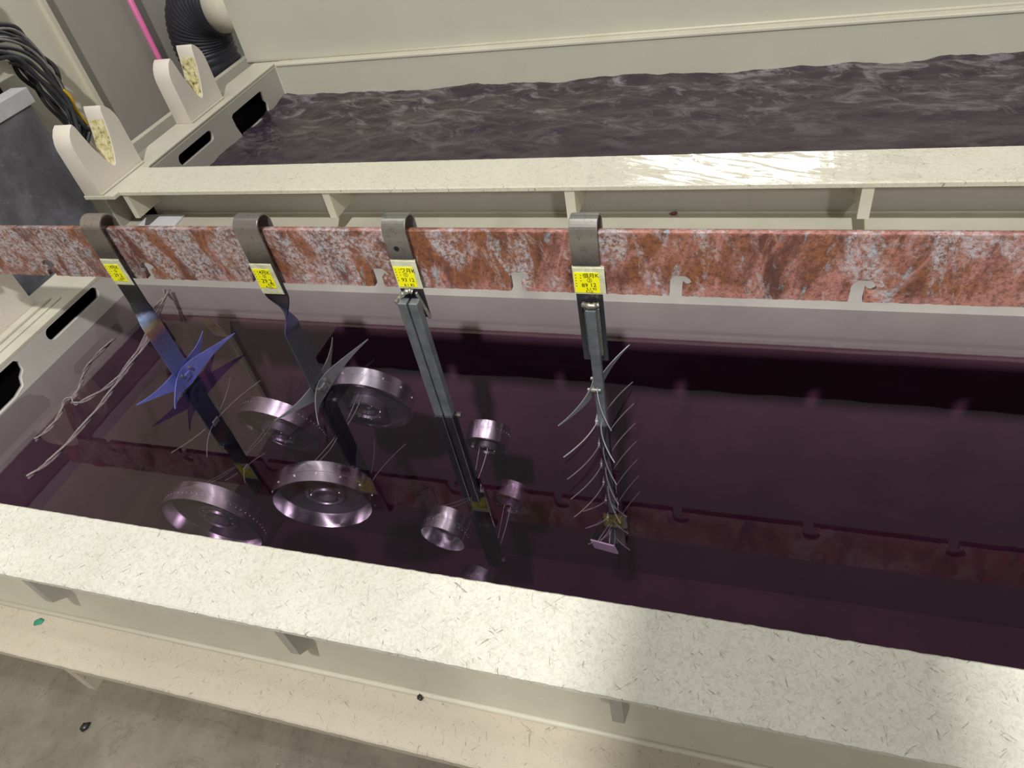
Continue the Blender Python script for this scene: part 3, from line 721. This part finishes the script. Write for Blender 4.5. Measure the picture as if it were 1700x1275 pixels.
rope('long straight grey rope floating towards the near lip', [(-1.66, 1.385), (-1.62, 1.28), (-1.567, 1.155), (-1.547, 1.023), (-1.533, 0.934), (-1.526, 0.827), (-1.53, 0.728), (-1.551, 0.672)], 0.005)

# ================================================================== LEFT SIDE
cb = thing('steel_cabinet', 'scuffed dark sheet cabinet with a pale top flange left of the tanks', 'cabinet', (-2.2, 1.2, -0.3))
keep(obj('body', bx(-2.33, -2.10, 0.2, 1.668, -0.3, 0.463), M['cabinet'], None, False, 0.003), cb)
keep(obj('top_flange', bx(-2.16, -2.096, 0.2, 1.685, 0.464, 0.510), M['flange'], None, False, 0.002), cb)
jb = thing('junction_box', 'beige box standing behind the pale flange of the dark cabinet', 'box', (-2.27, 1.4, 0.505))
keep(obj('body', bx(-2.34, -2.20, 0.6, 1.76, 0.522, 0.9), M['paint_beige'], None, False, 0.004), jb)
keep(obj('foot', bx(-2.32, -2.22, 0.65, 1.70, 0.464, 0.522), M['dark']), jb)
cc = [(1.70, 0.652), (1.80, 0.655), (1.896, 0.615), (1.935, 0.55), (1.945, 0.478), (1.935, 0.40), (1.915, 0.33), (1.888, 0.287), (1.855, 0.287), (1.845, 0.33), (1.83, 0.42), (1.805, 0.50), (1.77, 0.57), (1.70, 0.61)]
cable_labels = ['outermost black cable of the coiled bundle on the beige wall', 'thick black cable just inside the outermost loop of the bundle', 'dusty grey cable in the outer half of the coiled bundle', 'black cable crossing the middle of the coiled bundle', 'thin black cable hanging slack in the coiled bundle', 'dusty grey cable on the inner side of the coiled bundle', 'black cable on the inner side of the coiled bundle', 'innermost dusty grey cable of the coiled bundle', 'black cable at the front of the coiled bundle nearest the cabinet', 'thick black cable bent lowest in the coiled bundle']
for k, lb in enumerate(cable_labels):
    pts = []
    for i, (y, z) in enumerate(cc):
        q = k * 0.1
        if i < 8: yy = y - 0.115 * q; zz = z - 0.03 * q
        else: yy = y + 0.035 * (1 - q) ; zz = z - 0.01 + 0.02 * q
        if k == 9: zz -= 0.02
        pts.append((-2.268 + 0.011 * k + random.uniform(-0.006, 0.006), yy + random.uniform(-0.017, 0.017), zz + random.uniform(-0.015, 0.015)))
    tag(obj('cable', tube(smooth_path(pts, 7), (0.006, 0.0075, 0.0045, 0.006, 0.004, 0.0045, 0.006, 0.0045, 0.006, 0.007)[k], 7), M['cable2' if k in (2, 5, 7) else 'cable'], None, True), lb, 'cable', 'coiled cables on the left wall')
tag(obj('cable_tie', tube(smooth_path([(-2.185, 1.868, 0.425), (-2.178, 1.876, 0.40), (-2.18, 1.872, 0.36), (-2.18, 1.880, 0.33), (-2.182, 1.885, 0.30)], 5), 0.008, 7, None, lambda i: 0.010 - 0.0003 * i), M['yellow_tie'], None, True), 'yellow tape wrapped round the coiled black cables', 'tape')
tag(obj('pink_rod', tube([(-2.36, 2.545, -0.3), (-2.33, 2.488, 0.80)], 0.0115, 12), M['pink'], None, True), 'thin pink plastic rod leaning against the grey wall behind the saddle', 'rod')
tag(obj('white_sheet', loft([[(-1.845, 1.56, 0.1005), (-1.70, 1.555, 0.1005), (-1.71, 1.632, 0.1005), (-1.848, 1.63, 0.1005)], [(-1.845, 1.56, 0.106), (-1.70, 1.555, 0.106), (-1.71, 1.632, 0.106), (-1.848, 1.63, 0.106)]]), M['white']), 'flat white plastic sheet lying on the shelf behind the copper bar', 'sheet')

# ================================================================== SMALL LITTER
def scrap(name, lab_, cat, x, y, z, sx, sy, sz, m, seed, group=None):
    bm = bmesh.new(); bmesh.ops.create_icosphere(bm, subdivisions=2, radius=1)
    for v in bm.verts:
        k = 1 + 0.45 * noise.noise(v.co * 1.7 + Vector((seed, 0, 0)))
        v.co = Vector((v.co.x * sx * k, v.co.y * sy * k, max(-sz * 0.9, v.co.z * sz * k)))
    bm.transform(Matrix.Translation((x, y, z + sz * 0.9)) @ Matrix.Rotation(seed, 4, 'Z'))
    return tag(obj(name, bm, m, None, True), lab_, cat, group)
scrap('plastic_scrap', 'small green plastic scrap on the ledge below the near lip', 'scrap', -1.392, 0.414, -0.150, 0.011, 0.008, 0.0018, M['green'], 0.4)
scrap('debris', 'dark shiny bit of debris on the wet floor below the ledge', 'debris', -1.255, 0.278, -0.30, 0.011, 0.007, 0.005, M['debris'], 1.3)
scrap('debris', 'small dark speck on the weld bead of the near ledge', 'debris', -0.50, 0.428, -0.1435, 0.006, 0.005, 0.003, M['debris'], 2.3)
scrap('plastic_clip', 'small dark red plastic bit on the shelf behind the copper bar', 'clip', -0.186, 1.636, 0.100, 0.010, 0.004, 0.005, M['red'], 0.2)
